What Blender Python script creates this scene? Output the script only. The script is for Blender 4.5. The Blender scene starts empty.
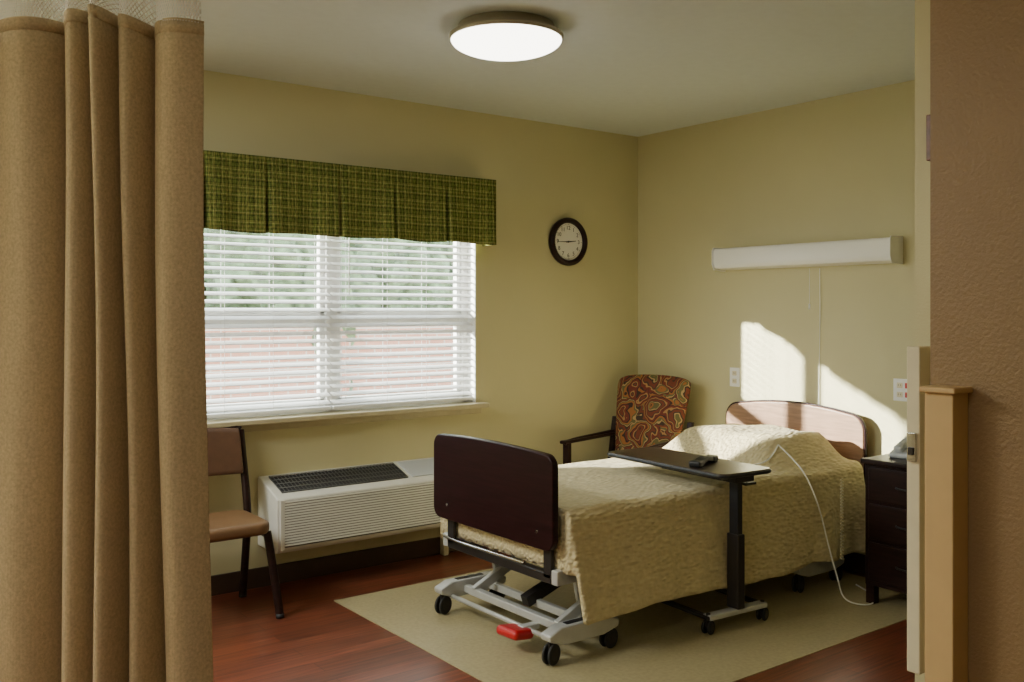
import bpy, bmesh, math, random
from mathutils import Vector, Matrix, Euler
random.seed(7)
S = bpy.context.scene
COL = S.collection
# ------------------------------------------------------------ materials
def mat(name, col, rough=0.6, metal=0.0, noise=0.0, nscale=20, bump=0.0, bscale=100, spec=0.5, sheen=0, coat=0, stretch=(1,1,1)):
    m = bpy.data.materials.new(name); m.use_nodes = True
    nt = m.node_tree; N = nt.nodes; L = nt.links
    b = N['Principled BSDF']
    b.inputs['Base Color'].default_value = (*col, 1)
    b.inputs['Roughness'].default_value = rough
    b.inputs['Metallic'].default_value = metal
    b.inputs['Specular IOR Level'].default_value = spec
    if sheen: b.inputs['Sheen Weight'].default_value = sheen
    if coat: b.inputs['Coat Weight'].default_value = coat; b.inputs['Coat Roughness'].default_value = 0.15
    tc = N.new('ShaderNodeTexCoord'); mp = N.new('ShaderNodeMapping')
    mp.inputs['Scale'].default_value = stretch
    L.new(tc.outputs['Object'], mp.inputs['Vector'])
    n = N.new('ShaderNodeTexNoise'); n.inputs['Scale'].default_value = nscale; n.inputs['Detail'].default_value = 5
    L.new(mp.outputs[0], n.inputs['Vector'])
    r = N.new('ShaderNodeValToRGB')
    k = noise
    r.color_ramp.elements[0].position = .3; r.color_ramp.elements[1].position = .7
    r.color_ramp.elements[0].color = (*[c*(1-k) for c in col], 1)
    r.color_ramp.elements[1].color = (*[min(1, c*(1+k)) for c in col], 1)
    L.new(n.outputs['Fac'], r.inputs[0]); L.new(r.outputs[0], b.inputs['Base Color'])
    if bump:
        n2 = N.new('ShaderNodeTexNoise'); n2.inputs['Scale'].default_value = bscale; n2.inputs['Detail'].default_value = 3
        L.new(mp.outputs[0], n2.inputs['Vector'])
        bp = N.new('ShaderNodeBump'); bp.inputs['Strength'].default_value = bump; bp.inputs['Distance'].default_value = .003
        L.new(n2.outputs['Fac'], bp.inputs['Height']); L.new(bp.outputs[0], b.inputs['Normal'])
    return m

WALLC = (0.56, 0.515, 0.30)
M_wall = mat('wall_paint', WALLC, .55, noise=.03, nscale=2, bump=.25, bscale=160)
M_wall2 = mat('wall_paint_textured_shaded', (0.27, 0.17, 0.078), .5, noise=.05, nscale=3, bump=.8, bscale=110)  # orange-peel wall; its low light is put into the dark base colour
M_trimtan = mat('trim_tan', (0.60, 0.41, 0.19), .5, noise=.03)
M_cream = mat('cream_paint', (0.72, 0.65, 0.45), .5, noise=.03)
M_ceil = mat('ceiling_paint', (0.66, 0.71, 0.70), .9, noise=.02, bump=.2, bscale=200)
M_base = mat('baseboard_vinyl', (0.05, 0.03, 0.02), .4, noise=.1)
M_white = mat('white_vinyl', (.84, .84, .82), .4, noise=.02)
M_slat = mat('blind_slat', (.88, .88, .87), .45, noise=.02)
M_sill = mat('sill_laminate', (.50, .44, .28), .35, noise=.06)
M_ptac = mat('ptac_cream', (.68, .67, .60), .45, noise=.03)
M_ptacd = mat('ptac_shadow', (.12, .11, .09), .6)
M_black = mat('black_plastic', (.012, .012, .014), .45, noise=.1)
M_rubber = mat('rubber', (.02, .02, .02), .6, noise=.2)
M_cherry = mat('dark_cherry_laminate', (.018, .004, .005), .35, noise=.35, nscale=6, stretch=(1, 1, 12), spec=.2)
M_headb = mat('headboard_laminate_sunlit', (.28, .165, .10), .35, noise=.2, nscale=6, stretch=(1, 1, 12))  # dark cherry board, sun's pinkish glow painted in as a paler base colour
M_redwood = mat('redwood_laminate', (.16, .055, .03), .35, noise=.25, nscale=6, stretch=(1, 1, 12))
M_dwood = mat('espresso_wood', (.018, .007, .006), .38, noise=.35, nscale=8, stretch=(1, 1, 8), spec=.25)
M_steel = mat('painted_steel', (.55, .55, .53), .35, metal=.3, noise=.05)
M_dsteel = mat('dark_steel', (.035, .03, .028), .4, metal=.4, noise=.1)
M_chrome = mat('chrome', (.6, .6, .6), .15, metal=1)
M_red = mat('red_pedal', (.50, .008, .015), .35)
M_vinyl = mat('tan_vinyl', (.19, .105, .05), .4, noise=.12, nscale=12, bump=.2, bscale=250)
M_vinyld = mat('brown_vinyl', (.10, .05, .028), .4, noise=.12)
M_tabletop = mat('table_walnut', (.04, .026, .02), .28, noise=.4, nscale=8, stretch=(10, 1, 1))
M_matt = mat('mattress_blue', (.25, .3, .33), .7)
M_grey = mat('light_grey_plastic', (.5, .53, .56), .4)
M_gbar = mat('grille_grey', (.11, .11, .105), .5)
M_metalbr = mat('nickel_rim', (.40, .36, .28), .4, metal=.3)
def emis(name, col, s):
    m = bpy.data.materials.new(name); m.use_nodes = True
    b = m.node_tree.nodes['Principled BSDF']
    b.inputs['Base Color'].default_value = (.9, .9, .88, 1)
    b.inputs['Emission Color'].default_value = (*col, 1); b.inputs['Emission Strength'].default_value = s
    b.inputs['Roughness'].default_value = .3
    return m
M_glow = emis('opal_glass_lit', (1, .95, .82), 8)

def fabric(name, col, wx=(500, 500), bump=.5, var=.12, axis='XZ', nscale=30):
    m = mat(name, col, .9, noise=var, nscale=nscale, spec=.15, sheen=.1)
    nt = m.node_tree; N = nt.nodes; L = nt.links
    tc = N.new('ShaderNodeTexCoord')
    ws = []
    for ax, sc in zip(axis, wx):
        w = N.new('ShaderNodeTexWave'); w.bands_direction = ax; w.inputs['Scale'].default_value = sc
        w.inputs['Distortion'].default_value = 3; w.inputs['Detail Scale'].default_value = 3
        L.new(tc.outputs['Object'], w.inputs['Vector']); ws.append(w)
    a = N.new('ShaderNodeMath'); a.operation = 'ADD'
    L.new(ws[0].outputs['Fac'], a.inputs[0]); L.new(ws[1].outputs['Fac'], a.inputs[1])
    bp = N.new('ShaderNodeBump'); bp.inputs['Strength'].default_value = bump; bp.inputs['Distance'].default_value = .002
    L.new(a.outputs[0], bp.inputs['Height']); L.new(bp.outputs[0], N['Principled BSDF'].inputs['Normal'])
    return m
M_curtain = fabric('curtain_cloth', (.56, .44, .265), (110, 110), .35, .16, 'XZ', 150)
def quilt():
    m = mat('bedspread_cloth', (.60, .51, .30), .9, noise=.10, nscale=40, spec=.15, sheen=.1)
    nt = m.node_tree; N = nt.nodes; L = nt.links
    tc = N.new('ShaderNodeTexCoord')
    mp = N.new('ShaderNodeMapping'); mp.inputs['Scale'].default_value = (1, 2.4, 2.4)
    L.new(tc.outputs['Object'], mp.inputs['Vector'])
    vo = N.new('ShaderNodeTexVoronoi'); vo.feature = 'SMOOTH_F1'; vo.inputs['Scale'].default_value = 30
    L.new(mp.outputs[0], vo.inputs['Vector'])
    bp = N.new('ShaderNodeBump'); bp.inputs['Strength'].default_value = 1; bp.inputs['Distance'].default_value = .010; bp.invert = True
    L.new(vo.outputs['Distance'], bp.inputs['Height'])
    n = N.new('ShaderNodeTexNoise'); n.inputs['Scale'].default_value = 5; n.inputs['Detail'].default_value = 2
    L.new(tc.outputs['Object'], n.inputs['Vector'])
    b2 = N.new('ShaderNodeBump'); b2.inputs['Strength'].default_value = .25; b2.inputs['Distance'].default_value = .03
    L.new(n.outputs['Fac'], b2.inputs['Height']); L.new(bp.outputs[0], b2.inputs['Normal'])
    L.new(b2.outputs[0], N['Principled BSDF'].inputs['Normal'])
    return m
M_spread = quilt()

def netting():
    m = bpy.data.materials.new('curtain_netting'); m.use_nodes = True
    nt = m.node_tree; N = nt.nodes; L = nt.links; b = N['Principled BSDF']
    b.inputs['Base Color'].default_value = (.78, .76, .70, 1); b.inputs['Roughness'].default_value = .8
    uv = N.new('ShaderNodeUVMap')
    sep = N.new('ShaderNodeSeparateXYZ'); L.new(uv.outputs[0], sep.inputs[0])
    outs = []
    for s2 in (1, -1):
        c = N.new('ShaderNodeMath'); c.operation = 'ADD' if s2 > 0 else 'SUBTRACT'
        L.new(sep.outputs[0], c.inputs[0]); L.new(sep.outputs[1], c.inputs[1])
        k = N.new('ShaderNodeMath'); k.operation = 'MULTIPLY'; k.inputs[1].default_value = 75
        L.new(c.outputs[0], k.inputs[0])
        f = N.new('ShaderNodeMath'); f.operation = 'FRACT'; L.new(k.outputs[0], f.inputs[0])
        g = N.new('ShaderNodeMath'); g.operation = 'LESS_THAN'; g.inputs[1].default_value = .30
        L.new(f.outputs[0], g.inputs[0]); outs.append(g)
    mx = N.new('ShaderNodeMath'); mx.operation = 'MAXIMUM'
    L.new(outs[0].outputs[0], mx.inputs[0]); L.new(outs[1].outputs[0], mx.inputs[1])
    L.new(mx.outputs[0], b.inputs['Alpha'])
    return m
M_net = netting()

def plaid():
    m = bpy.data.materials.new('plaid_fabric'); m.use_nodes = True
    nt = m.node_tree; N = nt.nodes; L = nt.links; b = N['Principled BSDF']
    b.inputs['Roughness'].default_value = .9; b.inputs['Specular IOR Level'].default_value = .1
    tc = N.new('ShaderNodeTexCoord'); sep = N.new('ShaderNodeSeparateXYZ'); L.new(tc.outputs['Object'], sep.inputs[0])
    def band(idx, per, stops):
        k = N.new('ShaderNodeMath'); k.operation = 'DIVIDE'; k.inputs[1].default_value = per
        L.new(sep.outputs[idx], k.inputs[0])
        f = N.new('ShaderNodeMath'); f.operation = 'FRACT'; L.new(k.outputs[0], f.inputs[0])
        r = N.new('ShaderNodeValToRGB'); r.color_ramp.interpolation = 'CONSTANT'
        els = r.color_ramp.elements
        els[0].position = stops[0][0]; els[0].color = (*stops[0][1], 1)
        els[1].position = stops[1][0]; els[1].color = (*stops[1][1], 1)
        for p, c in stops[2:]:
            e = els.new(p); e.color = (*c, 1)
        L.new(f.outputs[0], r.inputs[0]); return r
    G = (.115, .145, .032); D = (.03, .046, .014); Y = (.44, .42, .17); O = (.19, .19, .05)
    st = [(0, G), (.12, D), (.2, O), (.28, Y), (.31, G), (.42, D), (.46, O), (.6, D), (.63, G), (.72, Y), (.75, O), (.88, D), (.93, G)]
    a = band(0, .085, st); c = band(2, .085, st)
    mx = N.new('ShaderNodeMix'); mx.data_type = 'RGBA'; mx.inputs[0].default_value = .5
    L.new(a.outputs[0], mx.inputs[6]); L.new(c.outputs[0], mx.inputs[7])
    mp = N.new('ShaderNodeMapping'); mp.inputs['Scale'].default_value = (1, 1, .25); L.new(tc.outputs['Object'], mp.inputs['Vector'])
    n = N.new('ShaderNodeTexNoise'); n.inputs['Scale'].default_value = 190; n.inputs['Detail'].default_value = 3
    L.new(mp.outputs[0], n.inputs['Vector'])
    rr = N.new('ShaderNodeValToRGB'); rr.color_ramp.elements[0].position = .35; rr.color_ramp.elements[1].position = .65
    rr.color_ramp.elements[0].color = (.15, .15, .15, 1); rr.color_ramp.elements[1].color = (.85, .85, .8, 1)
    L.new(n.outputs['Fac'], rr.inputs[0])
    m2 = N.new('ShaderNodeMix'); m2.data_type = 'RGBA'; m2.blend_type = 'OVERLAY'; m2.inputs[0].default_value = .6
    L.new(mx.outputs[2], m2.inputs[6]); L.new(rr.outputs[0], m2.inputs[7])
    L.new(m2.outputs[2], b.inputs['Base Color'])
    return m
M_plaid = plaid()

def paisley():
    m = bpy.data.materials.new('paisley_upholstery'); m.use_nodes = True
    nt = m.node_tree; N = nt.nodes; L = nt.links; b = N['Principled BSDF']
    b.inputs['Roughness'].default_value = .75
    tc = N.new('ShaderNodeTexCoord')
    nd = N.new('ShaderNodeTexNoise'); nd.inputs['Scale'].default_value = 7
    L.new(tc.outputs['Object'], nd.inputs['Vector'])
    va = N.new('ShaderNodeVectorMath'); va.operation = 'SCALE'; va.inputs[3].default_value = .24; L.new(nd.outputs['Color'], va.inputs[0])
    vb = N.new('ShaderNodeVectorMath'); vb.operation = 'ADD'; L.new(tc.outputs['Object'], vb.inputs[0]); L.new(va.outputs[0], vb.inputs[1])
    vo = N.new('ShaderNodeTexVoronoi'); vo.inputs['Scale'].default_value = 6
    L.new(vb.outputs[0], vo.inputs['Vector'])
    k = N.new('ShaderNodeMath'); k.operation = 'MULTIPLY'; k.inputs[1].default_value = 2.0
    L.new(vo.outputs['Distance'], k.inputs[0])
    sp = N.new('ShaderNodeSeparateColor'); L.new(vo.outputs['Color'], sp.inputs[0])
    k2 = N.new('ShaderNodeMath'); k2.operation = 'MULTIPLY'; k2.inputs[1].default_value = .8; L.new(sp.outputs[0], k2.inputs[0])
    ad = N.new('ShaderNodeMath'); ad.operation = 'ADD'; L.new(k.outputs[0], ad.inputs[0]); L.new(k2.outputs[0], ad.inputs[1])
    f = N.new('ShaderNodeMath'); f.operation = 'FRACT'; L.new(ad.outputs[0], f.inputs[0])
    r = N.new('ShaderNodeValToRGB'); r.color_ramp.interpolation = 'CONSTANT'
    els = r.color_ramp.elements
    cs = [(0, (.14, .02, .008)), (.14, (.03, .012, .008)), (.22, (.30, .11, .02)), (.36, (.11, .10, .03)), (.48, (.38, .25, .10)), (.55, (.04, .02, .01)), (.64, (.15, .03, .01)), (.84, (.06, .025, .012)), (.92, (.34, .18, .06))]
    els[0].position = 0; els[0].color = (*cs[0][1], 1); els[1].position = cs[1][0]; els[1].color = (*cs[1][1], 1)
    for p, c in cs[2:]:
        e = els.new(p); e.color = (*c, 1)
    L.new(f.outputs[0], r.inputs[0]); L.new(r.outputs[0], b.inputs['Base Color'])
    return m
M_paisley = paisley()

def woodfloor():
    m = bpy.data.materials.new('cherry_plank_floor'); m.use_nodes = True
    nt = m.node_tree; N = nt.nodes; L = nt.links; b = N['Principled BSDF']
    b.inputs['Roughness'].default_value = .3
    tc = N.new('ShaderNodeTexCoord')
    br = N.new('ShaderNodeTexBrick'); br.inputs['Scale'].default_value = 1
    br.inputs['Brick Width'].default_value = 1.1; br.inputs['Row Height'].default_value = .1
    br.inputs['Mortar Size'].default_value = .0012; br.inputs['Mortar Smooth'].default_value = 0
    br.inputs['Color1'].default_value = (.21, .058, .030, 1); br.inputs['Color2'].default_value = (.13, .038, .021, 1)
    br.inputs['Mortar'].default_value = (.04, .014, .008, 1)
    L.new(tc.outputs['Object'], br.inputs['Vector'])
    mp = N.new('ShaderNodeMapping'); mp.inputs['Scale'].default_value = (1.5, 30, 1)
    L.new(tc.outputs['Object'], mp.inputs['Vector'])
    n = N.new('ShaderNodeTexNoise'); n.inputs['Scale'].default_value = 2.2; n.inputs['Detail'].default_value = 8; n.inputs['Distortion'].default_value = .6
    L.new(mp.outputs[0], n.inputs['Vector'])
    r = N.new('ShaderNodeValToRGB'); r.color_ramp.elements[0].position = .3; r.color_ramp.elements[1].position = .72
    r.color_ramp.elements[0].color = (.45, .4, .38, 1); r.color_ramp.elements[1].color = (1.25, 1.2, 1.1, 1)
    L.new(n.outputs['Fac'], r.inputs[0])
    mx = N.new('ShaderNodeMix'); mx.data_type = 'RGBA'; mx.blend_type = 'MULTIPLY'; mx.inputs[0].default_value = 1
    L.new(br.outputs['Color'], mx.inputs[6]); L.new(r.outputs[0], mx.inputs[7]); L.new(mx.outputs[2], b.inputs['Base Color'])
    return m
M_floor = woodfloor()
M_mat = mat('tan_vinyl_sheet', (.37, .315, .175), .45, noise=.10, nscale=60)

def brickmat():
    m = bpy.data.materials.new('red_brick'); m.use_nodes = True
    nt = m.node_tree; N = nt.nodes; L = nt.links; b = N['Principled BSDF']; b.inputs['Roughness'].default_value = .9
    tc = N.new('ShaderNodeTexCoord'); mp = N.new('ShaderNodeMapping'); mp.inputs['Rotation'].default_value = (math.pi/2, 0, 0)
    L.new(tc.outputs['Object'], mp.inputs['Vector'])
    br = N.new('ShaderNodeTexBrick'); br.inputs['Scale'].default_value = 1
    br.inputs['Brick Width'].default_value = .22; br.inputs['Row Height'].default_value = .075; br.inputs['Mortar Size'].default_value = .008
    br.inputs['Color1'].default_value = (.50, .25, .18, 1); br.inputs['Color2'].default_value = (.43, .20, .14, 1); br.inputs['Mortar'].default_value = (.5, .45, .4, 1)
    L.new(mp.outputs[0], br.inputs['Vector']); L.new(br.outputs['Color'], b.inputs['Base Color'])
    return m
M_brick = brickmat()
M_leaf = mat('hedge_leaves', (.14, .20, .11), .7, noise=.7, nscale=8, bump=1, bscale=20)
M_ground = mat('exterior_ground', (.35, .30, .25), .9, noise=.2, nscale=3)

def glassmat():
    m = bpy.data.materials.new('window_glass'); m.use_nodes = True
    nt = m.node_tree; N = nt.nodes; L = nt.links
    for n in list(N): N.remove(n)
    o = N.new('ShaderNodeOutputMaterial'); t = N.new('ShaderNodeBsdfTransparent'); g = N.new('ShaderNodeBsdfGlossy')
    g.inputs['Roughness'].default_value = .02
    t.inputs[0].default_value = (.93, .96, .95, 1)
    mx = N.new('ShaderNodeMixShader'); mx.inputs[0].default_value = .05
    L.new(t.outputs[0], mx.inputs[1]); L.new(g.outputs[0], mx.inputs[2]); L.new(mx.outputs[0], o.inputs[0])
    return m
M_glass = glassmat()

# ------------------------------------------------------------ mesh helpers
def group(name, loc=(0, 0, 0), rz=0, parent=None):
    e = bpy.data.objects.new(name, None); e.empty_display_size = .1
    e.location = loc; e.rotation_euler = (0, 0, rz); COL.objects.link(e)
    if parent: e.parent = parent
    return e
def mk(name, verts, faces, m, parent=None, smooth=False, bevel=0, seg=3, mats=None, subsurf=0, solid=0):
    me = bpy.data.meshes.new(name); me.from_pydata([tuple(v) for v in verts], [], faces); me.update()
    ob = bpy.data.objects.new(name, me); COL.objects.link(ob)
    if m: me.materials.append(m)
    if smooth:
        for p in me.polygons: p.use_smooth = True
    if parent: ob.parent = parent
    if solid:
        s = ob.modifiers.new('solid', 'SOLIDIFY'); s.thickness = solid; s.offset = 0
    if bevel:
        b = ob.modifiers.new('bev', 'BEVEL'); b.width = bevel; b.segments = seg; b.limit_method = 'ANGLE'; b.angle_limit = .6
        for p in me.polygons: p.use_smooth = True
        w = ob.modifiers.new('wn', 'WEIGHTED_NORMAL'); w.keep_sharp = True
    if subsurf:
        s = ob.modifiers.new('ss', 'SUBSURF'); s.levels = s.render_levels = subsurf
    return ob
def box(name, a, b, m, parent=None, bevel=0, seg=3, rot=None):
    x0, y0, z0 = [min(p, q) for p, q in zip(a, b)]; x1, y1, z1 = [max(p, q) for p, q in zip(a, b)]
    c = Vector(((x0+x1)/2, (y0+y1)/2, (z0+z1)/2)); h = ((x1-x0)/2, (y1-y0)/2, (z1-z0)/2)
    v = [Vector((sx*h[0], sy*h[1], sz*h[2])) for sx in (-1, 1) for sy in (-1, 1) for sz in (-1, 1)]
    f = [(0, 1, 3, 2), (4, 6, 7, 5), (0, 4, 5, 1), (2, 3, 7, 6), (0, 2, 6, 4), (1, 5, 7, 3)]
    R = Euler(rot).to_matrix() if rot else Matrix.Identity(3)
    return mk(name, [R @ p + c for p in v], f, m, parent, bevel=bevel, seg=seg)
def prism(name, poly, axis, a, b, m, parent=None, bevel=0):
    def P(p, t):
        if axis == 'X': return (t, p[0], p[1])
        if axis == 'Y': return (p[0], t, p[1])
        return (p[0], p[1], t)
    n = len(poly); v = [P(p, a) for p in poly]+[P(p, b) for p in poly]
    f = [tuple(range(n))[::-1], tuple(range(n, 2*n))]+[(i, (i+1) % n, n+(i+1) % n, n+i) for i in range(n)]
    ob = mk(name, v, f, m, parent, bevel=bevel)
    bm = bmesh.new(); bm.from_mesh(ob.data); bmesh.ops.recalc_face_normals(bm, faces=bm.faces); bm.to_mesh(ob.data); bm.free()
    return ob
def cyl(name, p, q, r, m, parent=None, r2=None, n=24, bevel=0):
    p = Vector(p); q = Vector(q); d = (q-p)
    z = d.normalized(); R = z.to_track_quat('Z', 'Y').to_matrix(); r2 = r if r2 is None else r2
    v = []
    for k, rr, o in ((0, r, p), (1, r2, q)):
        for i in range(n):
            t = 2*math.pi*i/n; v.append(o+R @ Vector((rr*math.cos(t), rr*math.sin(t), 0)))
    f = [tuple(range(n))[::-1], tuple(range(n, 2*n))]+[(i, (i+1) % n, n+(i+1) % n, n+i) for i in range(n)]
    ob = mk(name, v, f, m, parent)
    for pl in ob.data.polygons: pl.use_smooth = len(pl.vertices) == 4
    if bevel:
        b = ob.modifiers.new('bev', 'BEVEL'); b.width = bevel; b.segments = 2; b.limit_method = 'ANGLE'; b.angle_limit = 1
    return ob
def lathe(name, prof, m, parent=None, origin=(0, 0, 0), axis='Z', n=64):
    v = []; f = []
    for i in range(n):
        t = 2*math.pi*i/n
        for r, h in prof:
            a, b, c = r*math.cos(t), r*math.sin(t), h
            p = (a, b, c) if axis == 'Z' else (a, -c, b)
            v.append(Vector(p)+Vector(origin))
    k = len(prof)
    for i in range(n):
        for j in range(k-1):
            a = i*k+j; b = ((i+1) % n)*k+j; f.append((a, b, b+1, a+1))
    ob = mk(name, v, f, m, parent, smooth=True)
    bm = bmesh.new(); bm.from_mesh(ob.data); bmesh.ops.remove_doubles(bm, verts=bm.verts, dist=1e-5)
    bmesh.ops.recalc_face_normals(bm, faces=bm.faces); bm.to_mesh(ob.data); bm.free()
    return ob
def tube(name, pts, r, m, parent=None, smoothc=True):
    cu = bpy.data.curves.new(name, 'CURVE'); cu.dimensions = '3D'; cu.bevel_depth = r; cu.bevel_resolution = 4; cu.use_fill_caps = True
    if smoothc:
        sp = cu.splines.new('NURBS'); sp.points.add(len(pts)-1); sp.order_u = 3; sp.use_endpoint_u = True
    else:
        sp = cu.splines.new('POLY'); sp.points.add(len(pts)-1)
    for s, p in zip(sp.points, pts): s.co = (*p, 1)
    cu.materials.append(m)
    ob = bpy.data.objects.new(name, cu); COL.objects.link(ob)
    if parent: ob.parent = parent
    return ob
def rrect(w0, w1, z0, z1, r, n=6, arch=0):
    pts = []
    for cx, cz, a0 in ((w1-r, z0+r, -90), (w1-r, z1-r, 0), (w0+r, z1-r, 90), (w0+r, z0+r, 180)):
        for i in range(n+1):
            t = math.radians(a0+90*i/n); pts.append([cx+r*math.cos(t), cz+r*math.sin(t)])
        if a0 == 0 and arch:
            for i in range(1, 12):
                u = i/12; x = (w1-r)+(w0+r-(w1-r))*u; pts.append([x, z1])
    if arch:
        c = (w0+w1)/2; hw = (w1-w0)/2
        for p in pts:
            if p[1] > (z0+z1)/2: p[1] += arch*(1-((p[0]-c)/hw)**2)
    return [tuple(p) for p in pts]

# ------------------------------------------------------------ room shell
XH, YW, H = 4.582, 4.636, 2.60
XL, YB = -1.7, -2.0
WX0, WX1, WZ0, WZ1 = 1.363, 3.233, 0.86, 2.13
T = .16
box('floor', (XL-T, YB-T, -.1), (XH+T, YW+T, 0), M_floor)
box('ceiling', (XL-T, YB-T, H), (XH+T, YW+T, H+.1), M_ceil)
g = group('wall_window_side')
box('segment_a', (XL-T, YW, 0), (WX0, YW+T, H), M_wall, g)
box('segment_b', (WX1, YW, 0), (XH+T, YW+T, H), M_wall, g)
box('segment_c', (WX0, YW, 0), (WX1, YW+T, WZ0), M_wall, g)
box('segment_d', (WX0, YW, WZ1), (WX1, YW+T, H), M_wall, g)
box('wall_head_side', (XH, YB, 0), (XH+T, YW, H), M_wall)
box('wall_left', (XL-T, YB, 0), (XL, YW, H), M_wall)
box('wall_back', (XL-T, YB-T, 0), (XH+T, YB, H), M_wall)
box('wall_right', (2.2, YB, 0), (2.5, 1.222, H), M_wall2)
box('wall_alcove', (2.5, YB, 0), (XH, 1.434, H), M_wall)
g = group('half_wall_post')
box('post_body', (2.13, 1.128, 0), (2.2, 1.198, 1.222), M_trimtan, g, bevel=.003)
box('post_cap', (2.115, 1.116, 1.222), (2.2, 1.204, 1.236), M_trimtan, g, bevel=.004)
g = group('wardrobe_door_edge')
box('stile', (2.44, 1.385, .42), (2.50, 1.424, 1.316), M_cream, g, bevel=.004)
box('latch', (2.43, 1.392, 1.00), (2.44, 1.418, 1.08), M_chrome, g, bevel=.002)
box('latch_bolt', (2.425, 1.398, 1.02), (2.43, 1.412, 1.04), M_dsteel, g)
g = group('wall_cabinet')
box('carcass', (2.44, 1.24, 1.82), (2.50, 1.368, 1.945), M_redwood, g, bevel=.003)
box('back_rail', (2.46, 1.24, 1.45), (2.50, 1.365, 1.82), M_white, g, bevel=.003)
box('baseboard_window_side', (XL, YW-.012, 0), (XH, YW, .10), M_base, bevel=.003)
box('baseboard_head_side', (XH-.012, 1.434, 0), (XH, YW-.012, .10), M_base, bevel=.003)
box('baseboard_right', (2.188, YB, 0), (2.2, 1.07, .10), M_base, bevel=.003)
box('vinyl_floor_inset', (2.08, 2.36, 0), (4.50, 4.19, .003), M_mat)

# ------------------------------------------------------------ window
g = group('window_1')
fy0, fy1 = YW+.08, YW+.14
mid = 2.298
mf = 2.325
def wbox(n, a, b, bev=.004, m=M_white): return box(n, a, b, m, g, bevel=bev)
wbox('frame_left', (WX0, fy0, WZ0), (WX0+.05, fy1, WZ1))
wbox('frame_right', (WX1-.05, fy0, WZ0), (WX1, fy1, WZ1))
wbox('frame_top', (WX0, fy0, WZ1-.05), (WX1, fy1, WZ1))
wbox('frame_bottom', (WX0, fy0, WZ0), (WX1, fy1, WZ0+.05))
wbox('mullion', (mf-.035, fy0-.01, WZ0), (mf+.035, fy1, WZ1))
for k, (a, b) in enumerate(((WX0+.05, mf-.035), (mf+.035, WX1-.05))):
    zr = 1.37
    wbox(f'meeting_rail_{k}', (a, fy0, zr-.025), (b, fy1-.01, zr+.025))
    for j, (z0, z1) in enumerate(((WZ0+.05, zr-.025), (zr+.025, WZ1-.05))):
        wbox(f'sash_l_{k}{j}', (a, fy0+.01, z0), (a+.028, fy1-.01, z1)); wbox(f'sash_r_{k}{j}', (b-.028, fy0+.01, z0), (b, fy1-.01, z1))
        wbox(f'sash_b_{k}{j}', (a, fy0+.01, z0), (b, fy1-.01, z0+.025)); wbox(f'sash_t_{k}{j}', (a, fy0+.01, z1-.025), (b, fy1-.01, z1))
        box(f'glass_{k}{j}', (a+.028, fy0+.033, z0+.025), (b-.028, fy0+.036, z1-.025), M_glass, g)
wbox('jamb_liner_right', (WX1-.006, YW+.001, WZ0), (WX1, fy0, WZ1), 0)
wbox('jamb_liner_left', (WX0, YW+.001, WZ0), (WX0+.006, fy0, WZ1), 0)
g = group('trim_1')
box('sill_board', (WX0-.05, YW-.075, .838), (WX1+.05, YW+.08, .864), M_sill, g, bevel=.005)
box('sill_apron', (WX0-.03, YW-.02, .80), (WX1+.03, YW, .838), M_sill, g, bevel=.004)

def blind(x0, x1):
    g = group('venetian_blind')
    yc = YW+.035; zt = 2.07; zb = .895; pitch = .0415; n = int((zt-zb)/pitch)
    v = []; f = []
    for i in range(n):
        z = zb+.025+i*pitch; tilt = math.radians(22 if z > 1.33 else 21)
        prof = []
        for j in range(5):
            u = (j/4-.5)*.048
            prof.append((yc+u*math.cos(tilt), z+u*math.sin(tilt)+.0018*(1-(2*j/4-1)**2)))
        jz = random.uniform(-.0015, .0015)
        b0 = len(v)
        for x in (x0, x1):
            for (y, zz) in prof: v.append((x, y, zz+jz))
        for (x) in (x0, x1):
            for (y, zz) in prof: v.append((x, y, zz+jz-.0025))
        for j in range(4):
            f.append((b0+j, b0+j+1, b0+5+j+1, b0+5+j)); f.append((b0+10+j, b0+15+j, b0+15+j+1, b0+10+j+1))
        f.append((b0, b0+5, b0+15, b0+10)); f.append((b0+4, b0+14, b0+19, b0+9))
    mk('slats', v, f, M_slat, g)
    box('head_rail', (x0, YW+.01, zt), (x1, YW+.065, zt+.05), M_white, g, bevel=.003)
    box('bottom_rail', (x0, YW+.012, zb-.018), (x1, YW+.06, zb+.002), M_slat, g, bevel=.004)
    for k in range(4):
        x = x0+(x1-x0)*(.08+.28*k)
        for yy in (yc-.026, yc+.026):
            cyl(f'ladder_{k}', (x, yy, zb), (x, yy, zt), .0012, M_white, g, n=6)
    cyl('wand', (x0+.09, YW+.004, 1.5), (x0+.09, YW+.004, zt), .003, M_white, g, n=8)
    return g
blind(WX0+.012, mid-.006); blind(mid+.006, WX1-.012)

# valance with inverted box pleats
g = group('valance')
vx0, vx1 = 1.19, 3.283; vy = 4.50
v = []; f = []; nx = 420; nz = 22
pl = [1.19+.006, 1.555, 1.87, 2.27, 2.60, 2.94, 3.275]
for i in range(nx+1):
    x = vx0+(vx1-vx0)*i/nx
    dmin = min(abs(x-p) for p in pl)
    for j in range(nz+1):
        w = j/nz; z = 2.182-w*.382
        y = vy-.014*w*math.sin((x-1.19)*18+1)-.008*w-.004*w*math.sin(x*47)
        y += .045*math.exp(-(dmin/.008)**2)*min(1, w*1.3)
        z += .004*w*math.sin(x*13)+.006*w*math.exp(-(dmin/.012)**2)
        v.append((x, y, z))
for i in range(nx):
    for j in range(nz):
        a = i*(nz+1)+j; f.append((a, a+1, a+nz+2, a+nz+1))
mk('pleated_front', v, f, M_plaid, g, smooth=True, solid=.003)
box('return_left', (vx0, vy, 1.80), (vx0+.004, YW, 2.18), M_plaid, g)
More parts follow.
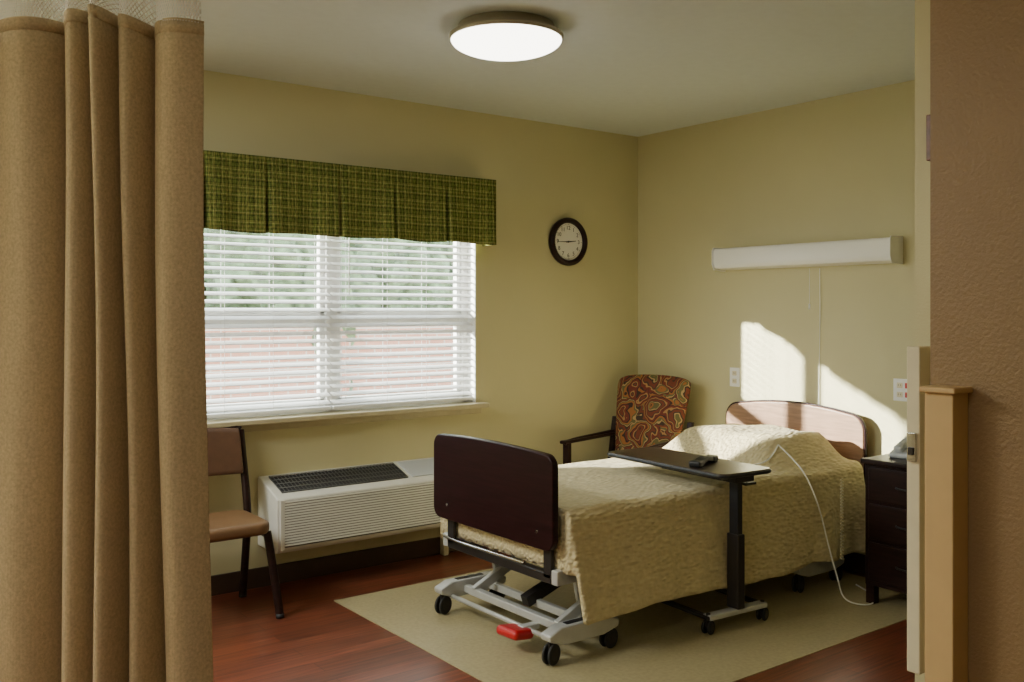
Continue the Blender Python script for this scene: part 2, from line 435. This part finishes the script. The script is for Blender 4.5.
box('return_right', (vx1-.004, vy, 1.80), (vx1, YW, 2.18), M_plaid, g)
box('mounting_board', (vx0+.004, vy+.02, 2.155), (vx1-.004, YW, 2.172), M_dwood, g)

# ------------------------------------------------------------ wall clock
g = group('wall_clock', (3.945, YW, 1.854))
lathe('rim', [(.118, .006), (.122, .03), (.132, .04), (.145, .038), (.153, .026), (.155, .012), (.152, 0), (.118, 0)], M_dwood, g, axis='Y')
M_face = mat('clock_face', (.84, .82, .76), .5)
cyl('dial', (0, -.001, 0), (0, -.014, 0), .124, M_face, g, n=64)
for h in range(1, 13):
    a = math.radians(90-30*h)
    cu = bpy.data.curves.new('num', 'FONT'); cu.body = str(h); cu.size = .036; cu.align_x = 'CENTER'; cu.align_y = 'CENTER'; cu.extrude = .0004
    cu.materials.append(M_black)
    o = bpy.data.objects.new(f'numeral_{h}', cu); COL.objects.link(o); o.parent = g
    o.location = (.088*math.cos(a), -.0148, .088*math.sin(a)); o.rotation_euler = (math.pi/2, 0, 0)
for k in range(60):
    a = math.radians(6*k); c, s = math.cos(a), math.sin(a)
    cyl(f'tick_{k}', (.107*c, -.0145, .107*s), (.113*c, -.0145, .113*s), .0008 if k % 5 else .0018, M_black, g, n=6)
def hand(n, ang, L, w):
    a = math.radians(90-ang); c, s = math.cos(a), math.sin(a)
    vv = [(-.02*c-w*s, -.018, -.02*s+w*c), (-.02*c+w*s, -.018, -.02*s-w*c), (L*c+w*.4*s, -.018, L*s-w*.4*c), (L*c-w*.4*s, -.018, L*s+w*.4*c)]
    mk(n, vv, [(0, 1, 2, 3)], M_black, g, solid=.001)
hand('minute_hand', 268, .095, .0035); hand('hour_hand', 84, .062, .005)
cyl('hub', (0, -.014, 0), (0, -.021, 0), .006, M_black, g)

# ------------------------------------------------------------ ceiling lamp
g = group('ceiling_lamp', (2.358, 3.160, H))
lathe('rim', [(0, 0), (.20, 0), (.205, -.02), (.222, -.035), (.238, -.042), (.236, -.056), (.230, -.060), (.222, -.054)], M_metalbr, g)
R = .232
lathe('opal_dome', [(R, -.050)]+[(R*math.cos(math.radians(t)), -.056-.066*math.sin(math.radians(t))) for t in range(0, 90, 6)]+[(0, -.122)], M_glow, g)

# ------------------------------------------------------------ overbed wall light
g = group('wall_light_bar')
ly0, ly1 = 2.70, 3.87
M_bar = mat('light_bar_acrylic', (.88, .87, .83), .35)
prism('body', [(XH, 1.795), (XH-.105, 1.79), (XH-.115, 1.775), (XH-.115, 1.70), (XH-.10, 1.67), (XH, 1.66)], 'Y', ly0, ly1, M_bar, g, bevel=.004)
for n, a in (('end_cap_a', ly0-.008), ('end_cap_b', ly1-.0)):
    prism(n, [(XH, 1.80), (XH-.11, 1.797), (XH-.122, 1.78), (XH-.122, 1.695), (XH-.105, 1.66), (XH, 1.653)], 'Y', a, a+.008, M_white, g, bevel=.002)
cyl('pull_cord', (XH-.06, 3.22, 1.65), (XH-.06, 3.22, 1.45), .0014, M_white, g, n=8)
tube('switch_cord', [(XH-.008, 3.19, 1.65), (XH-.008, 3.185, 1.3), (XH-.008, 3.20, .9), (XH-.008, 3.19, .8)], .002, M_white, g)
cyl('pull_knob', (XH-.06, 3.22, 1.45), (XH-.06, 3.22, 1.42), .005, M_white, g, n=12)

def outlet(y, z, w, red=False):
    g = group('wall_outlet', (XH, y, z))
    box('plate', (-.006, -w/2, -.058), (0, w/2, .058), M_white, g, bevel=.003)
    k = 2 if w > .09 else 1
    for c in range(k):
        yy = (c-(k-1)/2)*.046
        for zz in (-.024, .024):
            mm = M_red if (red and c == 0) else M_cream
            box(f'socket_{c}', (-.009, yy-.016, zz-.014), (-.005, yy+.016, zz+.014), mm, g, bevel=.003)
            for s in (-.006, .006):
                box('slot', (-.0096, yy+s-.001, zz-.004), (-.0088, yy+s+.001, zz+.006), M_black, g)
outlet(3.796, 1.005, .075); outlet(2.685, 1.0, .12, True)

# ------------------------------------------------------------ PTAC
g = group('wall_air_conditioner')
px0, px1, pf, pz0 = 1.872, 2.97, 4.385, .215
FT, BT = .500, .566
prism('housing', [(YW, pz0), (pf+.02, pz0), (pf, pz0+.02), (pf, FT-.015), (pf+.03, FT), (YW-.02, BT), (YW, BT)], 'X', px0, px1, M_ptac, g, bevel=.008)
box('front_recess', (px0+.03, pf-.003, .245), (px1-.03, pf+.003, .475), M_ptacd, g)
for i in range(17):
    z = .252+i*.0133
    box(f'front_louvre_{i}', (px0+.03, pf-.011, z), (px1-.03, pf-.002, z+.0098), M_ptac, g, bevel=.0015, rot=(math.radians(-14), 0, 0))
box('panel_frame_l', (px0+.012, pf-.012, .232), (px0+.036, pf, .482), M_ptac, g, bevel=.003)
box('panel_frame_r', (px1-.036, pf-.012, .232), (px1-.012, pf, .482), M_ptac, g, bevel=.003)
def top(y): return FT+(y-(pf+.03))/(YW-.02-pf-.03)*(BT-FT)
ga, gb = px0+.045, px0+.77
y0, y1 = pf+.045, YW-.04
mk('grille_bed', [(ga, y0, top(y0)+.002), (gb, y0, top(y0)+.002), (gb, y1, top(y1)+.002), (ga, y1, top(y1)+.002)], [(0, 1, 2, 3)], M_black, g, solid=.003)
for i in range(37):
    x = ga+(gb-ga)*i/36
    cyl(f'grille_bar_{i}', (x, y0, top(y0)+.006), (x, y1, top(y1)+.006), .0018, M_gbar, g, n=6)
for i in range(5):
    y = y0+(y1-y0)*i/4
    cyl(f'grille_cross_{i}', (ga, y, top(y)+.007), (gb, y, top(y)+.007), .0022, M_gbar, g, n=6)
mk('control_flap', [(gb+.03, y0, top(y0)+.003), (px1-.03, y0, top(y0)+.003), (px1-.03, y1, top(y1)+.003), (gb+.03, y1, top(y1)+.003)], [(0, 1, 2, 3)], M_grey, g, solid=.006)
box('subbase_leg', (px1-.0, YW-.06, 0.0), (px1+.03, YW-.013, .56), M_cream, g, bevel=.004)

# ------------------------------------------------------------ hospital bed
bx0, bx1 = 2.40, 4.53; by0, by1 = 2.87, 3.77; bc = (by0+by1)/2
g = group('hospital_bed')
prism('footboard', rrect(by0+.02, by1-.0, .450, .835, .05, arch=.014), 'X', bx0-.015, bx0+.018, M_cherry, g, bevel=.006)
for y, z in ((by0+.12, .52), (by1-.12, .52)):
    cyl('bolt', (bx0-.019, y, z), (bx0-.014, y, z), .007, M_chrome, g, n=16)
prism('headboard', rrect(by0-.0, by1+.03, .45, .84, .07, arch=.05), 'X', bx1-.03, bx1, M_headb, g, bevel=.008)
tb = rrect(by0-.008, by1+.038, .442, .848, .075, arch=.051)
prism('headboard_edge', tb, 'X', bx1-.024, bx1-.006, M_cherry, g, bevel=.004)
for n, y in (('rail_a', by0+.05), ('rail_b', by1-.05)):
    box(n, (bx0+.018, y-.02, .31), (bx1-.03, y+.02, .37), M_steel, g, bevel=.006)
for i in range(8):
    x = bx0+.12+i*.26
    box(f'deck_slat_{i}', (x, by0+.03, .37), (x+.16, by1-.03, .385), M_dsteel, g, bevel=.003)
box('foot_cross', (bx0+.018, by0+.07, .31), (bx0+.06, by1-.07, .35), M_dsteel, g, bevel=.005)
box('footboard_bracket_a', (bx0+.018, by0+.07, .33), (bx0+.035, by0+.12, .56), M_dsteel, g, bevel=.003)
box('footboard_bracket_b', (bx0+.018, by1-.12, .33), (bx0+.035, by1-.07, .56), M_dsteel, g, bevel=.003)
box('mattress', (bx0+.06, by0+.01, .386), (bx1-.06, by1-.01, .595), M_matt, g, bevel=.04, seg=5)
box('motor_housing', (3.2, bc-.12, .22), (3.5, bc+.12, .33), M_dsteel, g, bevel=.02)
tube('grab_rail', [(bx0+.03, by1-.02, .36), (bx0-.0, by1-.05, .36), (bx0-.02, bc+.1, .37), (bx0+.02, bc-.2, .36)], .006, M_chrome, g)
def caster(x, y, rz=0, r=.042, par=None):
    c, s = math.cos(rz), math.sin(rz)
    off = Vector((-s, c, 0))
    P = Vector((x, y, r+.003))
    for k in (-1, 1):
        a = P+off*k*.020; b = P+off*k*.008
        cyl('caster_wheel', a, b, r, M_rubber, par, n=28, bevel=.005)
        cyl('caster_hub', P+off*k*.0215, b, r*.55, M_dsteel, par, n=20)
    cyl('caster_stem', P+Vector((0, 0, r*.3)), P+Vector((0, 0, r+.03)), .010, M_dsteel, par, n=12)
    box('caster_fork', (x-.015, y-.007, r), (x+.015, y+.007, 2*r+.012), M_dsteel, par, bevel=.004)
def base(xa, xb, flip):
    for y in (by0+.045, by1-.065):
        prism('base_shoe', [(xa-.03, .10), (xa-.035, .125), (xa+.03, .15), (xb-.03, .15), (xb+.035, .125), (xb+.03, .095), (xb-.05, .075), (xa+.05, .075)], 'Y', y-.032, y+.032, M_steel, g, bevel=.008)
        prism('shoe_label', [(xa+.07, .1505), (xb-.09, .1505), (xb-.09, .1525), (xa+.07, .1525)], 'Y', y-.014, y+.014, M_black, g)
        caster(xa-.005, y-.004, .3, par=g); caster(xb+.0, y+.0, .15, par=g)
    xm = (xa+xb)/2
    box('cross_tube_a', (xm-.06, by0+.05, .09), (xm-.025, by1-.07, .125), M_steel, g, bevel=.005)
    box('cross_tube_b', (xm+.07, by0+.05, .09), (xm+.10, by1-.07, .125), M_steel, g, bevel=.005)
base(2.40, 2.71, 1); base(4.0, 4.32, -1)
def bar(n, p, q, w, h, m):
    p = Vector(p); q = Vector(q); d = q-p; L = d.length
    ang = math.atan2(d.z, d.x); c = (p+q)/2
    return box(n, (c.x-L/2, c.y-w/2, c.z-h/2), (c.x+L/2, c.y+w/2, c.z+h/2), m, g, bevel=.004, rot=(0, -ang, 0))
for y in (by0+.13, by1-.17):
    bar('lift_arm', (2.50, y, .11), (2.98, y, .33), .028, .045, M_steel)
    bar('lift_arm_head', (4.20, y, .11), (3.75, y, .33), .028, .045, M_steel)
    bar('lift_brace', (2.66, y+.03, .14), (2.62, y+.03, .33), .02, .03, M_steel)
bar('actuator', (2.58, bc, .12), (3.1, bc, .30), .05, .05, M_dsteel)
box('brake_pedal_red', (2.32, 3.06, .058), (2.435, 3.19, .10), M_red, g, bevel=.020, seg=5, rot=(0, .15, .1))
cyl('pedal_shaft', (2.43, by0+.05, .085), (2.43, by1-.07, .085), .010, M_steel, g)
box('pedal_arm', (2.40, 3.10, .075), (2.49, 3.14, .10), M_steel, g, bevel=.005)

gs = group('bedspread', parent=g)
def prof():
    pts = [(3.80, .33), (3.797, .45), (3.79, .56)]
    for t in range(0, 91, 15): pts.append((3.755+.035*math.cos(math.radians(t)), .578+.035*math.sin(math.radians(t))))
    for k in range(1, 26): pts.append((3.755-(3.755-2.905)*k/26, .613))
    for t in range(90, -1, -15): pts.append((2.90-.045*math.cos(math.radians(t)), .568+.045*math.sin(math.radians(t))))
    for k in range(1, 19):
        w = k/18; pts.append((2.855-.045*w, .568-.395*w))
    return pts
PR = prof(); NS = len(PR); NXs = 150
def sm(a, b, x):
    t = max(0, min(1, (x-a)/(b-a))); return t*t*(3-2*t)
v = []
for i in range(NXs+1):
    u = i/NXs; x = 2.45+u*(4.47-2.45)
    for j, (y, z) in enumerate(PR):
        drop = max(0, (.568-z)/.395) if y < 3 else 0
        X = x+.04*drop*(1-u)**3 - .03*drop*sm(.9, 1, u)
        py = sm(2.875, 3.06, y)*(1-sm(3.60, 3.79, y))
        h = sm(3.70, 4.02, x)*(1-sm(4.34, 4.47, x))
        if drop == 0 and z > .5: z2 = z+.15*h*py+.008*h*math.sin(y*17+x*9)
        else: z2 = z
        if z > .6: z2 += .003*math.sin(x*7+y*5)+.0015*math.sin(x*19-y*13)
        yy = y
        if drop > 0:
            a = .006+.024*sm(.55, 1, u)
            yy += drop*(a*math.sin(x*15+.8*math.sin(x*6))+.4*a*math.sin(x*33+drop*2)) - .012*drop
            z2 += drop*(.012*math.sin(x*4.5+1)-.004*math.sin(x*17))
            z2 -= .02*drop*sm(.7, 1, u)
        v.append((X, yy, z2))
f = []
for i in range(NXs):
    for j in range(NS-1):
        a = i*NS+j; f.append((a, a+NS, a+NS+1, a+1))
base_i = len(v); FR = 8
for k in range(1, FR+1):
    for j, (y, z) in enumerate(PR):
        zz = z-(z-.36)*k/FR if z > .36 else z
        drop = max(0, (.568-z)/.395) if y < 3 else 0
        v.append((2.445+.04*drop+.005*k/FR, y+(0.01*k/FR if y < bc else -.01*k/FR), zz))
for k in range(FR):
    for j in range(NS-1):
        a = (j if k == 0 else base_i+(k-1)*NS+j); a1 = a+1
        b = base_i+k*NS+j; b1 = b+1
        f.append((a, a1, b1, b))
mk('spread_cloth', v, f, M_spread, gs, smooth=True, solid=.006)
box('pillow', (4.02, 3.0, .60), (4.42, 3.66, .70), M_white, gs, bevel=.045, seg=5)

g2 = group('call_remote', parent=g)
tube('cord', [(3.98, 3.02, .73), (3.97, 2.92, .67), (3.96, 2.835, .60), (3.98, 2.775, .45), (4.02, 2.75, .25), (4.05, 2.72, .10), (4.0, 2.66, .02), (4.06, 2.56, .008), (4.2, 2.60, .008), (4.26, 2.68, .01), (4.2, 2.72, .05)], .0035, M_white, g2)
pts = []
for i in range(160):
    t = i/159; a = t*math.pi*2*26
    pts.append((4.12+.008*math.cos(a), 2.745+.008*math.sin(a), .58-.40*t))
tube('coiled_cord', pts, .002, M_cream, g2)
box('pendant', (3.64, 3.10, .620), (3.70, 3.24, .645), M_grey, g2, bevel=.006, rot=(0, 0, .5))
tube('pendant_cord', [(3.67, 3.10, .64), (3.74, 3.02, .645), (3.86, 2.97, .665), (3.98, 3.02, .73)], .0035, M_white, g2)

# ------------------------------------------------------------ overbed table
g = group('overbed_table', (3.36, 3.085, 0), math.radians(-4))
zt = .685
prism('top', rrect(-.165, .165, -.405, .405, .05), 'Z', zt, zt+.022, M_tabletop, g, bevel=.006)
prism('top_edge', rrect(-.17, .17, -.41, .41, .055), 'Z', zt+.004, zt+.016, M_black, g, bevel=.004)
cyc = -.325
box('top_support', (-.06, -.38, zt-.03), (.06, .10, zt), M_dsteel, g, bevel=.005)
box('column_outer', (-.022, cyc-.035, .09), (.022, cyc+.035, .42), M_dsteel, g, bevel=.005)
box('column_inner', (-.016, cyc-.026, .40), (.016, cyc+.026, zt-.02), M_black, g, bevel=.004)
box('base_bar', (-.18, cyc-.025, .065), (.18, cyc+.025, .088), M_steel, g, bevel=.006)
for x in (-.17, .17):
    box('base_arm', (x-.016, cyc-.02, .066), (x+.016, cyc+.62, .084), M_dsteel, g, bevel=.006)
    caster(x, cyc, .3, .030, g); caster(x, cyc+.60, .3, .030, g)
box('height_lever', (.02, cyc-.04, zt-.05), (.09, cyc-.01, zt-.038), M_black, g, bevel=.003)

g = group('telephone_handset', (3.33, 2.94, zt+.022), math.radians(20))
prism('handle', [(-.10, .012), (-.06, .03), (0, .036), (.06, .03), (.10, .012), (.105, 0), (.06, .004), (0, .014), (-.06, .004), (-.105, 0)], 'Y', -.022, .022, M_black, g, bevel=.006)
box('ear_cup', (-.118, -.028, 0), (-.06, .028, .028), M_black, g, bevel=.009)
box('mouth_cup', (.06, -.028, 0), (.118, .028, .028), M_black, g, bevel=.009)

# ------------------------------------------------------------ nightstand
g = group('nightstand')
nx0, ny0, ny1 = 4.11, 2.12, 2.62
box('carcass', (nx0+.012, ny0, .09), (XH-.02, ny1, .675), M_dwood, g, bevel=.004)
box('top', (nx0-.012, ny0-.012, .675), (XH-.015, ny1+.012, .70), M_dwood, g, bevel=.006)
for k, (z0, z1) in enumerate(((.50, .66), (.315, .485), (.115, .30))):
    box(f'drawer_{k}', (nx0, ny0+.025, z0), (nx0+.02, ny1-.025, z1), M_dwood, g, bevel=.005)
    tube(f'pull_{k}', [(nx0, 2.29, (z0+z1)/2), (nx0-.022, 2.30, (z0+z1)/2), (nx0-.022, 2.44, (z0+z1)/2), (nx0, 2.45, (z0+z1)/2)], .005, M_dsteel, g)
for x in (nx0+.035, XH-.06):
    for y in (ny0+.025, ny1-.025):
        box('leg', (x-.022, y-.022, 0), (x+.022, y+.022, .10), M_dwood, g, bevel=.003)
g = group('desk_telephone', (4.34, 2.49, .70), .2)
prism('base', [(-.10, 0), (.10, 0), (.10, .06), (.06, .065), (-.10, .022)], 'Y', -.09, .09, M_grey, g, bevel=.008)
box('handset', (-.09, .03, .035), (.10, .075, .075), M_grey, g, bevel=.014, rot=(0, -.2, 0))
for i in range(3):
    for j in range(4):
        box('key', (-.07+j*.03, -.06+i*.026, .03+j*.0095), (-.05+j*.03, -.042+i*.026, .04+j*.0095), M_white, g, bevel=.002)

# ------------------------------------------------------------ patterned armchair (faces -X locally)
g = group('armchair', (4.12, 4.215, 0), math.radians(14))
def backcush(name, zb, zt_, wb, wt, th, lean, m, x0):
    v = []; f = []; nu, nv = 14, 16
    for side in (0, 1):
        for j in range(nv+1):
            w = j/nv
            for i in range(nu+1):
                s = i/nu*2-1
                hw = (wb+(wt-wb)*w**.8)/2
                y = s*hw*(1-.05*(w**14))
                z = zb+(zt_-zb)*w-(abs(s)**8)*.018*(w**8)+.018*(1-s*s)*w**4
                edge = (1-abs(s)**7)*(1-abs(2*w-1)**10)
                d = th*(.35+.65*edge)
                x = x0+lean*w+(-d if side == 0 else d*.5)-.02*s*s
                v.append((x, y, z))
    K = (nu+1)*(nv+1)
    for j in range(nv):
        for i in range(nu):
            a = j*(nu+1)+i; f.append((a, a+nu+1, a+nu+2, a+1)); f.append((K+a, K+a+1, K+a+nu+2, K+a+nu+1))
    for i in range(nu):
        f.append((i, i+1, K+i+1, K+i)); a = nv*(nu+1)+i; f.append((a, K+a, K+a+1, a+1))
    for j in range(nv):
        a = j*(nu+1); f.append((a, K+a, K+a+nu+1, a+nu+1)); a += nu; f.append((a, a+nu+1, K+a+nu+1, K+a))
    o = mk(name, v, f, m, g, smooth=True)
    bm = bmesh.new(); bm.from_mesh(o.data); bmesh.ops.recalc_face_normals(bm, faces=bm.faces); bm.to_mesh(o.data); bm.free()
    o.modifiers.new('ss', 'SUBSURF').render_levels = 2
backcush('back_cushion', .46, .985, .42, .55, .05, .13, M_paisley, .16)
box('seat_cushion', (-.33, -.25, .36), (.19, .25, .47), M_paisley, g, bevel=.035, seg=4)
box('seat_rail_front', (-.33, -.25, .31), (-.30, .25, .365), M_dwood, g, bevel=.004)
for s in (-1, 1):
    y = s*.275
    tube('arm_rest', [(-.34, y, .600), (-.30, y, .615), (-.05, y, .62), (.22, y, .625)], .013, M_dwood, g)
    box('arm_pad', (-.36, y-.024, .600), (.20, y+.024, .621), M_dwood, g, bevel=.009)
    box('front_leg', (-.33, y-.02, 0), (-.29, y+.02, .61), M_dwood, g, bevel=.005)
    prism('rear_leg', [(.20, 0), (.24, 0), (.21, .45), (.25, .72), (.22, .72), (.165, .45)], 'Y', y-.018, y+.018, M_dwood, g, bevel=.004)
    box('side_rail', (-.30, y-.014, .30), (.20, y+.014, .36), M_dwood, g, bevel=.004)

# ------------------------------------------------------------ side chair by window (faces -Y)
g = group('side_chair', (1.53, 4.33, 0))
for s in (-1, 1):
    x = s*.225; xf = s*.205
    tube('rear_post', [(x, .20, .012), (x, .16, .25), (x, .13, .42), (x, .18, .62), (x, .235, .82)], .019, M_dwood, g)
    tube('front_leg', [(xf+s*.035, -.215, .012), (xf+s*.015, -.19, .22), (xf, -.15, .39)], .019, M_dwood, g)
    tube('seat_side_rail', [(xf, -.16, .375), (x, .14, .375)], .017, M_dwood, g, False)
    cyl('foot_glide', (xf+s*.035, -.217, 0), (xf+s*.035, -.216, .02), .019, M_rubber, g)
    cyl('foot_glide_rear', (x, .20, 0), (x, .20, .02), .019, M_rubber, g)
o = prism('seat_cushion', rrect(-.215, .215, -.21, .17, .07), 'Z', .385, .445, M_vinyl, g, bevel=.022)
v = []; f = []
n = 12
for k, (z, yy) in enumerate(((.62, .165), (.64, .158), (.80, .205), (.825, .222))):
    for i in range(n+1):
        s = i/n*2-1; v.append((s*.21, yy+.02*(1-s*s), z+.012*(1-s*s)*(1 if k > 1 else 0)))
for k in range(3):
    for i in range(n):
        a = k*(n+1)+i; f.append((a, a+1, a+n+2, a+n+1))
mk('back_pad', v, f, M_vinyld, g, smooth=True, solid=.034, bevel=.008)
tube('top_rail', [(-.225, .235, .82), (-.2, .25, .838), (0, .262, .845), (.2, .25, .838), (.225, .235, .82)], .018, M_dwood, g)

# ------------------------------------------------------------ privacy curtain
g = group('privacy_curtain')
RV = Vector((.798, -.603, 0)); FV = Vector((.603, .798, 0))
def cloth(n, r0, r1, z0, z1, m, dense=560, nz=26, amp=.055, sol=.003):
    v = []; f = []; uvs = []
    for i in range(dense+1):
        t = i/dense; r = r0+(r1-r0)*t
        ph = (r+1.55)/.104+.42*math.sin(r*13)
        w = math.sin(math.pi*ph)
        wav = (abs(w)**.7)*2-1
        for j in range(nz+1):
            k = j/nz; z = z1+(z0-z1)*k
            sway = .010*math.sin(r*9+z*1.7)+.006*math.sin(z*4+r*30)
            a = amp*(.8+.18*(2.11-z))
            d = 2.26-a*wav+sway*.8+.012*math.sin(ph*2.1)
            rr = r+.010*math.sin(z*2.3+ph)+.012*(2.1-z)*t
            v.append(RV*rr+FV*d+Vector((0, 0, z+(.016*math.sin(ph*1.3+1) if (j == 0 and z1 < 2.3) or (j == nz and z0 > 2) else 0))))
            uvs.append((t*1.9, z))
    for i in range(dense):
        for j in range(nz):
            a = i*(nz+1)+j; f.append((a, a+1, a+nz+2, a+nz+1))
    o = mk(n, v, f, m, g, smooth=True, solid=sol)
    ul = o.data.uv_layers.new(name='UVMap')
    for l in o.data.loops: ul.data[l.index].uv = uvs[l.vertex_index]
    return o
cloth('cloth_panel', -1.55, -.735, .22, 2.11, M_curtain)
cloth('hem_band', -1.55, -.735, 2.085, 2.115, M_curtain, nz=2, sol=.007)
cloth('netting', -1.55, -.740, 2.11, 2.56, M_net, sol=0, nz=8)
p0 = RV*-1.9+FV*2.26; p1 = RV*-.45+FV*2.26
g3 = group('curtain_track')
dd = (p1-p0).normalized(); ang = math.atan2(dd.y, dd.x); c = (p0+p1)/2
box('rail', (c.x-.72, c.y-.012, H-.025), (c.x+.72, c.y+.012, H), M_white, g3, rot=(0, 0, ang), bevel=.002)

# ------------------------------------------------------------ exterior
box('exterior_ground', (-12, YW+T, -.35), (22, 30, -.3), M_ground)
box('exterior_brick_wall', (1, 10.0, -.3), (16, 10.25, 1.35), M_brick)
g = group('hedge')
for k in range(22):
    x = 1.5+k*.62+random.uniform(-.2, .2); y = 11.3+random.uniform(-.3, .6); r = random.uniform(.8, 1.2)
    bm = bmesh.new(); bmesh.ops.create_icosphere(bm, subdivisions=4, radius=r)
    for vv in bm.verts:
        d = vv.co.normalized(); vv.co *= 1+.10*math.sin(d.x*17+k)+.10*math.sin(d.y*19+d.z*13)+random.uniform(-.08, .08)
        vv.co.z *= 1.6
        vv.co += Vector((x, y, 1.4+.5*math.sin(k*1.7)))
    me = bpy.data.meshes.new('bush'); bm.to_mesh(me); bm.free(); me.materials.append(M_leaf)
    o = bpy.data.objects.new(f'bush_{k}', me); COL.objects.link(o); o.parent = g

# ------------------------------------------------------------ light
def light(n, typ, loc, e, col=(1, 1, 1), rot=(0, 0, 0), size=1, sy=None):
    l = bpy.data.lights.new(n, typ); l.energy = e; l.color = col
    if typ == 'AREA':
        l.size = size
        if sy: l.shape = 'RECTANGLE'; l.size_y = sy
    o = bpy.data.objects.new(n, l); o.location = loc; o.rotation_euler = rot; COL.objects.link(o); return o
sd = Vector((1.51, -1, -.54)).normalized()
sun = light('sun', 'SUN', (0, 10, 6), 46, (1, .94, .84))
sun.rotation_euler = sd.to_track_quat('-Z', 'Y').to_euler(); sun.data.angle = .018
w = bpy.data.worlds.new('World'); S.world = w; w.use_nodes = True
bg = w.node_tree.nodes['Background']; bg.inputs[0].default_value = (.92, .98, 1, 1); bg.inputs[1].default_value = 8.5
po = light('window_portal', 'AREA', ((WX0+WX1)/2, YW+.20, 1.5), 0, rot=(-math.pi/2, 0, 0), size=1.87, sy=1.27)
po.data.cycles.is_portal = True
light('fill_light_camera_side', 'AREA', (-1.1, .7, H-.02), 30, (1, .97, .90), size=.8, sy=.6)  # added fill beside the camera, out of view, no fixture modelled
light('fill_light_behind_curtain', 'AREA', (-.55, 3.7, H-.02), 132, (.98, 1, .95), size=1.2, sy=1.2)  # unseen fill beyond the curtain, added to brighten walls and bed

cam = bpy.data.cameras.new('cam'); co = bpy.data.objects.new('cam', cam); COL.objects.link(co)
co.location = (0, 0, 1.416); co.rotation_euler = (math.pi/2, 0, math.atan2(.798, .603)-math.pi/2)
cam.sensor_width = 36; cam.lens = 36*945/1024; cam.shift_y = -31/1024; cam.clip_start = .05
S.camera = co
